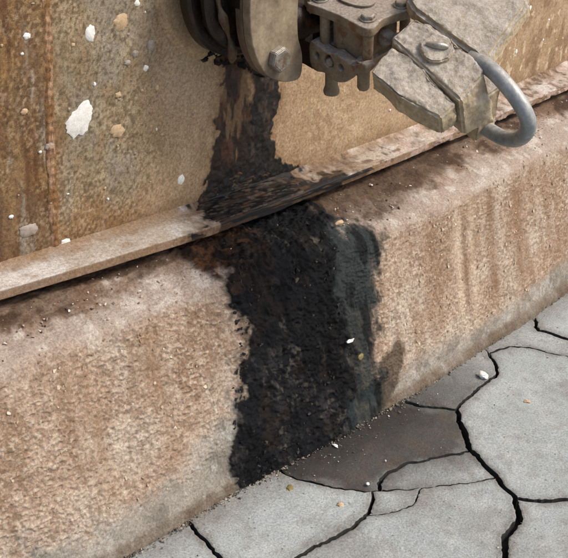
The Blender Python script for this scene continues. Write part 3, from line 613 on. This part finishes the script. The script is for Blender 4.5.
# reinforcing pad, welded neck and tank-side flange, all part of the tank
def pad():
    a = np.linspace(0, 2*math.pi, 200); r = np.r_[.045, np.linspace(.06, .112, 30), np.linspace(.1135, .124, 14)]; A_, Rr = np.meshgrid(a, r)
    S = .1346+Rr*np.cos(A_); Zg = .7226+Rr*np.sin(A_); c, ro, h = shell_colour(S, Zg, False); c = mixc(c, L('a58a68'), np.full(S.shape, .5))
    hh = .0075*np.clip((.124-Rr)/.011, 0, 1)**.6; X, Y, Z = cyl(S, h+hh-.0003, Zg)
    link('nozzle_pad', grid_mesh('nozzle_pad', X, Y, Z, c, ro, flip=True), M_shell, tank)
pad()
lathe('nozzle_neck', [(.055, -.02), (.055, .10)], M_oily, tank, FR)
fl = lathe('tank_flange', [(.06, .030), (.100, .030), (.105, .033), (.1055, .050), (.102, .054), (.06, .054)], M_oily, tank, FR, 96, 35, .02)
for i in range(8):
    t = math.pi/8+i*math.pi/4+.12; hexbolt('flange_bolt', FR, .083*math.cos(t), .083*math.sin(t), .054, .0105, .012, M_oily, fl, True, i)

valve = empty('gate_valve', (0, 0, 0))
tag(valve, 'dusty brown gate valve with bolted flange and square top plate sticking out of the tank', 'valve')
lathe('gland_ring', [(.05, .060), (.088, .060), (.093, .063), (.093, .071), (.089, .074), (.05, .074)], M_oily, valve, FR, 96, 35, .06, 3)
def tube(name, pts, rad, mat, parent, seg=14, per=8, M=None, wob=0., caps=True):
    n = len(pts); P = []
    for i in range(n-1):
        p0, p1, p2, p3 = [Vector(pts[min(max(i+j-1, 0), n-1)]) for j in range(4)]
        for t in np.linspace(0, 1, per, endpoint=False): P.append(.5*((2*p1)+(-p0+p2)*t+(2*p0-5*p1+4*p2-p3)*t*t+(-p0+3*p1-3*p2+p3)*t**3))
    P.append(Vector(pts[-1])); bm = bmesh.new(); up = None; rings = []
    for i, p in enumerate(P):
        d = (P[min(i+1, len(P)-1)]-P[max(i-1, 0)]).normalized()
        up = (d.orthogonal() if up is None else (up-d*up.dot(d))).normalized(); sd_ = d.cross(up)
        r = rad(i/(len(P)-1)) if callable(rad) else rad
        rings.append([bm.verts.new(p+(up*math.cos(a)+sd_*math.sin(a))*r*(1+wob*mnoise.noise(p*120+Vector((a, 0, 0))))) for a in [2*math.pi*k/seg for k in range(seg)]])
    for a, b in zip(rings, rings[1:]):
        for k in range(seg): bm.faces.new((a[k], a[(k+1) % seg], b[(k+1) % seg], b[k]))
    if caps: bm.faces.new(rings[0][::-1]); bm.faces.new(rings[-1])
    if M is not None: bm.transform(M)
    return link(name, bm_mesh(name, bm, True, 50), mat, parent)
# drips of old oil hanging between the flanges
tube('oil_drip', [(-.060, .03, .078), (-.072, -.005, .077), (-.066, -.03, .080), (-.052, -.055, .077), (-.040, -.085, .076), (-.034, -.105, .070)], lambda t: .0052+.0022*math.sin(t*17), M_crust, tank, 10, 8, FR, .3)
tube('oil_drip', [(-.018, -.05, .092), (-.016, -.075, .091), (-.010, -.092, .086), (-.004, -.10, .080)], lambda t: .0048-.002*t, M_crust, tank, 10, 8, FR, .3)
def crust_colour(S, W, sd):
    c = np.ones(S.shape+(3,))*L('0e0d0e'); c = mixc(c, L('2a211a'), ss(.48, .64, fbm(S*60, W*60, sd))); c = mixc(c, L('4a3624'), .8*ss(.58, .70, fbm(S*110, W*110, sd+2, 3))); return mixc(c, L('50493e'), .7*ss(.66, .76, fbm(S*190, W*190, sd+4, 2)))
def crust_relief(S, W, sd):
    f1, f2, cid, dx, dy = worley(S*95+.5*fbm(S*80, W*80, sd), W*95+.5*fbm(S*80, W*80, sd+1), sd+2)
    return .010*(fbm(S*45, W*45, sd+5)-.40) + .004*(1-np.abs(2*fbm(S*100, W*100, sd+7, 3)-1))**2 + .0022*(cid+dy)*ss(.0, .3, f2-f1) + .0015*(fbm(S*320, W*320, sd+9, 2)-.5)
def ledge_crust():                                 # black residue heaped in the corner between shell and ledge under the leak
    S, W = np.meshgrid(np.arange(.03, .47, .0013), np.arange(0, .126, .0013))      # W runs down the shell, then out over the ledge
    dn = np.clip(W-.058, 0, 1); z = np.where(W < .058, .4245-W, .3665-.11*dn) ; k = ss(.045, .075, W); nn, nz = 1-.75*k, .15+.85*k
    poly = [(.10, .068), (.12, .05), (.14, .036), (.16, .050), (.19, .034), (.23, .040), (.26, .034), (.275, .052), (.30, .060), (.315, .072), (.29, .088), (.30, .10), (.33, .14), (.08, .14), (.092, .095)]
    wob = .05*(fbm(S*20, W*34, 401)-.5)+.025*(fbm(S*80, W*90, 403, 3)-.5); m = ss(-.008, .016, sdist(S, W, poly)+wob); fill = .006*np.exp(-((W-.06)/.012)**2)
    h_ = m*(.0012+.6*fill+.28*crust_relief(S*.55-.4*W, W*1.1, 405)+.003*(fbm(S*14-W*6, W*120, 407)-.5)) - (1-m)*.003; h_ = np.where(W > .119, -.004, h_)
    X, Y, Z = cyl(S, dn+h_*nn, z+h_*nz)
    link('oil_crust', grid_mesh('oil_crust', X, Y, Z, crust_colour(S*.5-.3*W, W*1.2, 421), np.full(S.shape, .38), flip=True), M_crumb, tank)
ledge_crust()
def leak_crust():                                  # hardened oil where the leak starts below the flange
    S, W = np.meshgrid(np.arange(.07, .29, .0013), np.arange(.54, .68, .0013))
    poly = [(.085, .64), (.10, .612), (.125, .605), (.14, .59), (.158, .575), (.175, .585), (.20, .56), (.235, .555), (.262, .565), (.275, .60), (.25, .66), (.15, .67)]
    wob = .03*(fbm(S*40, W*30, 431)-.5)+.02*(fbm(S*110, W*90, 433, 3)-.5); m = ss(-.003, .010, sdist(S, W, poly)+wob)
    h_ = m*(.003+1.2*crust_relief(S, W, 435)) - (1-m)*.004; X, Y, Z = cyl(S, h_, W)
    link('oil_crust', grid_mesh('oil_crust', X, Y, Z, crust_colour(S, W, 451), np.full(S.shape, .4)), M_crumb, tank)
leak_crust()
# oval two-bolt flange
ovl = [(.044, .0), (.045, -.04), (.049, -.068), (.056, -.085), (.061, -.100), (.062, -.122), (.056, -.133), (.036, -.134), (.012, -.128), (-.014, -.113), (-.036, -.083), (-.048, -.048), (-.0525, .0)]
ov = smooth_poly(ovl + [(x, -y) for x, y in ovl[-2:0:-1]], 6)
flg = plate('oval_flange', ov, [], .105, .121, M_oval, valve, FR, .0018)
plate('shaded_rim_plate', [(x*.985-.0005, y*.985) for x, y in ov], [], .090, .1042, M_rim_shade, valve, FR, .0015)  # added plate, darker than the flange to paint the shade on its rim
hexbolt('bolt', FR, .006, -.0928, .121, .0195, .014, M_bolt, flg, False, .35); hexbolt('bolt', FR, -.004, .0928, .121, .0165, .012, M_bolt, flg, True, .1)
lathe('valve_neck', [(.030, .0), (.030, .12)], M_oily, valve, frame_mat(AX+T*.0-Zv*.055+Nv*.085, -Nv, Zv, T), 40)  # its oil-black finish also paints in the shadowy gap behind the flange
# tilted bonnet assembly
N2 = (Nv-.1*Zv).normalized(); T2 = T+.235*Zv; T2 = (T2-N2*T2.dot(N2)).normalized(); Z2 = N2.cross(T2)
if Z2.z < 0: Z2 = -Z2
P0 = AX+T*.0756+Nv*.22-Zv*.033
FT = frame_mat(P0, T2, N2, Z2)                   # x along the wall, y outwards, z up
tp = smooth_poly([(-.004, .004), (.004, .012), (.016, .011), (.030, .006), (.046, .007), (.062, .011), (.080, .016), (.092, .012), (.096, .0), (.092, -.02), (.090, -.05), (.092, -.085), (.096, -.104), (.090, -.116), (.076, -.116), (.046, -.110), (.016, -.116), (.003, -.116), (-.005, -.106), (-.003, -.085), (-.001, -.05), (-.003, -.02)], 5)
tpl = plate('top_plate', tp, [], -.0145, 0, M_cast, valve, FT, .0022, .0008)
for x, y in ((.019, -.010), (.081, -.001), (.016, -.100), (.080, -.100)): hexbolt('bolt', FT, x, y, 0, .0105, .008, M_bolt, tpl, True, x*40)
plate('slot_cover', smooth_poly([(.03, -.078), (.05, -.082), (.064, -.06), (.062, -.035), (.046, -.03), (.032, -.045)], 5), [], .0, .004, M_cast, tpl, FT, .001, .0005)
for x, y in ((.008, .001), (.084, .004), (.007, -.083), (.082, -.105)): lathe('stud', [(.0078, -.062), (.0078, -.012)], M_cast, valve, FT @ Matrix.Translation((x, y, 0)), 20)
def rough_prism(name, poly, z0, z1, mat, parent, M, bev=.003, cuts=3, amp=.001, freq=60, seed=0, top=None):
    bm = bmesh.new(); a = [bm.verts.new((x, y, z0)) for x, y in poly]; tpoly = top or [(x, y, z1) for x, y in poly]
    b = [bm.verts.new(q) for q in tpoly]; n = len(poly); bm.faces.new(a[::-1]); bm.faces.new(b)
    for i in range(n): bm.faces.new((a[i], a[(i+1) % n], b[(i+1) % n], b[i]))
    bmesh.ops.recalc_face_normals(bm, faces=bm.faces)
    bmesh.ops.bevel(bm, geom=bm.edges[:], offset=bev*.6, segments=2, affect='EDGES', clamp_overlap=True)
    bmesh.ops.triangulate(bm, faces=bm.faces)
    for _ in range(cuts):
        es = [e for e in bm.edges if e.calc_length() > .004]
        if es: bmesh.ops.subdivide_edges(bm, edges=es, cuts=1, use_grid_fill=False); bmesh.ops.triangulate(bm, faces=bm.faces)
    bm.normal_update()
    for v in bm.verts:
        p = v.co*freq+Vector((seed*3.7, 0, seed)); ch = mnoise.cell(v.co*freq*2.2+Vector((mnoise.noise(p*2)*.6, mnoise.noise(p*2+Vector((5, 0, 0)))*.6, seed))); v.co += v.normal*amp*(mnoise.noise(p)+.5*mnoise.noise(p*2.3)+.3*mnoise.noise(p*5.1)+.22*mnoise.noise(p*11)+.3*(ch-.5))
    bm.transform(M); return link(name, bm_mesh(name, bm, True, 75), mat, parent)
rough_prism('valve_body', [(.012, -.008), (.080, -.006), (.080, -.100), (.012, -.072)], -.085, -.012, M_cast, valve, FT, .004, 3, .0012, 70, 4)
rough_prism('side_bar', [(.0, -.119), (.006, -.119), (.006, -.107), (.0, -.107)], -.068, .03, M_cast, valve, FT, .001, 2, .0004, 70, 5)
rough_prism('cavity_shade_block', [(.008, -.150), (.055, -.150), (.055, -.106), (.008, -.106)], -.118, -.02, M_oily, valve, FT, .004, 3, .002, 60, 8)  # added dark block, painting in the shaded cavity between flange and bracket
rough_prism('side_bar', [(.040, -.122), (.080, -.122), (.080, -.114), (.040, -.114)], -.10, .03, M_oily, valve, FT, .001, 2, .0006, 70, 6)
FB = frame_mat(P0, N2, Z2, T2)                   # x outwards, y up, z along the wall
br = smooth_poly([(-.099, -.058), (-.088, -.056), (-.076, -.060), (-.062, -.062), (-.046, -.058), (-.026, -.062), (-.010, -.062), (.006, -.053), (.014, -.060), (.010, -.070), (-.004, -.075), (-.016, -.084), (-.026, -.097), (-.040, -.104), (-.056, -.104), (-.072, -.100), (-.086, -.104), (-.097, -.100), (-.101, -.08)], 5)
bk = plate('lower_bracket', br, [circ(-.085, -.0757, .0052), circ(-.0604, -.0762, .0098), circ(-.0361, -.0766, .0052)], -.010, .010, M_cast, valve, FB, .003, .0010, 3)
plate('bracket_back', [(-.10, -.062), (.0, -.062), (-.02, -.095), (-.095, -.098)], [], .0115, .075, M_cast, valve, FB, .002, .001)
hexbolt('nut', frame_mat(P0+T2*.006, N2, Z2, -T2), -.0604, -.0785, .0, .0074, .015, M_bright, bk, False, .4)
lathe('drain_boss', [(.0125, -.145), (.0128, -.141), (.0098, -.132), (.0095, -.09), (.012, -.085)], M_cast, valve, FT @ Matrix.Translation((.012, -.075, 0)), 28, 35, .06)
lathe('drain_boss', [(.0075, -.103), (.0092, -.100), (.0092, -.075), (.0105, -.055)], M_cast, valve, FT @ Matrix.Translation((.002, -.001, 0)), 28, 35, .06)
tube('spindle', [(.050, -.01, -.040), (.052, .02, -.036), (.055, .05, -.034), (.058, .075, -.036)], lambda t: .011+.0025*math.sin(t*20), M_bolt, valve, 18, 8, FT)

# ---- blocky lock casting with its shackle --------------------------------------------------
la = Vector(T*0+Nv*.922-Zv*.3872).normalized(); lb = (T*.8682+Nv*.1922+Zv*.4576).normalized(); lc = (T*-.4963+Nv*.3362+Zv*.8004).normalized()
L0 = AX+T*.0377+Nv*.27-Zv*.0795
FL = frame_mat(L0, la, lb, lc)
lock = empty('lock_casting', (0, 0, 0))
tag(lock, 'dust-caked blocky lock casting with thick grey shackle hanging on the outer end of the valve', 'lock')
rough_prism('front_block', [(.002, .004), (.058, .006), (.122, .024), (.124, .053), (.02, .058), (-.010, .049)], -.040, 0, M_lock, lock, FL, .005, 5, .0032, 24, 1,
    [(.0, .0, 0), (.055, .003, .002), (.118, .022, -.004), (.117, .052, .0), (.02, .057, .004), (-.012, .050, .0)])
mb = rough_prism('middle_block', [(-.018, .052), (.140, .050), (.150, .098), (.03, .118), (-.026, .106)], -.050, 0, M_lock, lock, FL, .005, 5, .0032, 26, 2,
    [(-.020, .058, .004), (.118, .058, .004), (.106, .116, .006), (.03, .118, .010), (-.028, .105, .006)])
tube('scraped_bolt', [(.022, .082, .0125), (.036, .092, .0135), (.046, .102, .011)], lambda t: .0055*math.sin(math.pi*(.12+.76*t)), M_bright, mb, 14, 8, FL, .2)
rough_prism('keyhole_boss', circ(.036, .090, .024, 12), .0, .011, M_lock, mb, FL, .003, 3, .002, 60, 9)
rough_prism('cover_plate', [(-.06, .118), (-.034, .109), (.100, .122), (.097, .14), (.066, .245), (-.01, .275), (-.09, .255)], -.022, .008, M_lock, lock, FL, .009, 5, .0030, 22, 3,
    [(-.06, .118, .010), (-.034, .111, .010), (.098, .124, .008), (.092, .14, .008), (.062, .242, .010), (-.01, .272, .01), (-.09, .252, .01)])
sh = [(.070, .124, -.006), (.108, .124, .003), (.148, .122, -.001), (.179, .121, -.017), (.191, .120, -.041), (.181, .120, -.079), (.156, .119, -.106), (.1235, .118, -.118), (.095, .116, -.121)]
tube('shackle', sh, lambda t: .0112, M_galv, lock, 24, 10, FL)
rough_prism('shackle_lug', [(.075, .098), (.122, .098), (.124, .135), (.075, .135)], -.138, -.030, M_lock, lock, FL, .005, 3, .002, 50, 7)

# ---- small loose things ------------------------------------------------------------------
def pebble(name, loc, size, mat, label, cat, seed, flat=.55, group=None, nrm=None):
    bm = bmesh.new(); bmesh.ops.create_icosphere(bm, subdivisions=3, radius=1)
    for v in bm.verts:
        p = v.co*1.3+Vector((seed*9.1, 0, 0)); v.co *= 1+.45*mnoise.noise(p)+.15*mnoise.noise(p*3); v.co.z *= flat
    zmin = min(v.co.z for v in bm.verts)
    for v in bm.verts: v.co = Vector((v.co.x*size[0], v.co.y*size[1], (v.co.z-zmin*.8)*size[0]))
    o = link(name, bm_mesh(name, bm, True, 40), mat); o.location = loc
    if nrm: o.rotation_euler = nrm.to_track_quat('Z', 'Y').to_euler()
    else: o.rotation_euler = (0, 0, seed*1.3)
    tag(o, label, cat, group); return o
pebble('pebble', (.56, -.289, .0), (.011, .008), M_white, 'small white stone chip lying beside the main crack near the foundation', 'stone', 1)
pebble('pebble', (.0866, -.3717, .0), (.0055, .0045), M_tan, 'tiny pale tan stone on the slab left of the forked crack', 'stone', 2)
pebble('leaf_scrap', (.0564, -.293, .0), (.008, .005), M_yellow, 'yellow-brown leaf scrap on the slab just below the oil-darkened piece', 'leaf', 3, .25)
pebble('pebble', (.5566, -.3907, .0), (.006, .004), M_tan, 'flat tan chip alone on the large right-hand slab', 'stone', 4, .3)
pebble('pebble', (.1585, -.3640, .0), (.0032, .003), M_white, 'tiny white chip at the lower tip of the oil-darkened slab', 'stone', 5)
pebble('pebble', (.1924, -.262, .0), (.006, .003), M_white, 'pale sliver at the foot of the black stain', 'stone', 6, .3)
p, n = found_point(.286, .397, .005); pebble('leaf_scrap', p, (.0065, .0045), M_yellow, 'yellow leaf scrap stuck on the right edge of the black stain', 'leaf', 7, .2, None, n)
p, n = found_point(.151, .068, .004); pebble('pebble', p, (.008, .006), M_grey, 'pale grey stone lodged under the tank rim above the black stain', 'stone', 8, .6, None, n)
p, n = found_point(.315, .165, .006); pebble('twig', p, (.011, .003), M_tan, 'short pale twig at the top right of the black stain', 'twig', 9, .4, None, n)
p, n = found_point(.262, .36, .008); pebble('twig', p, (.009, .0028), M_white, 'short whitish twig low in the middle of the black stain', 'twig', 10, .4, None, n)
def samp_foot(rr):
    s = rr.uniform(-.3, 1.05); g_ = float(np.interp(s, S_GR, N_GR)); q = cyl(s, g_+.002+abs(rr.gauss(0, .0045)), .0006+.002*rr.random())
    return Vector([float(t) for t in q]), Vector((0, -.3, 1)).normalized()
crumbs('packed_grit', 1500, samp_foot, [('6b6459', 4), ('857a6b', 4), ('4c463f', 3), ('a39a8c', 1)], (.0012, .0042), 12, foundation, (.5, .7))
def samp_ground(rr):
    if rr.random() < .45: x, y = rr.uniform(-.3, .9), rr.uniform(-.65, -.22)
    else:                                          # more of it washed against the foot of the foundation
        s = rr.uniform(-.25, 1.0) if rr.random() < .5 else rr.uniform(.05, .42); q = cyl(s, .252+abs(rr.gauss(0, .03)), 0); x, y = float(q[0]), float(q[1])
    if math.hypot(x, y-R)-R < .25: return None, None
    return Vector((x, y, .0008)), Vector((0, 0, 1))
g = crumbs('scattered_grit', 420, samp_ground, [('5d5852', 3), ('a8a298', 2), ('8a7a62', 2), ('d8d4cc', .6)], (.0008, .0028), 11, None)
tag(g, 'tiny scattered grit and specks lying on the cracked grey slabs', 'grit')
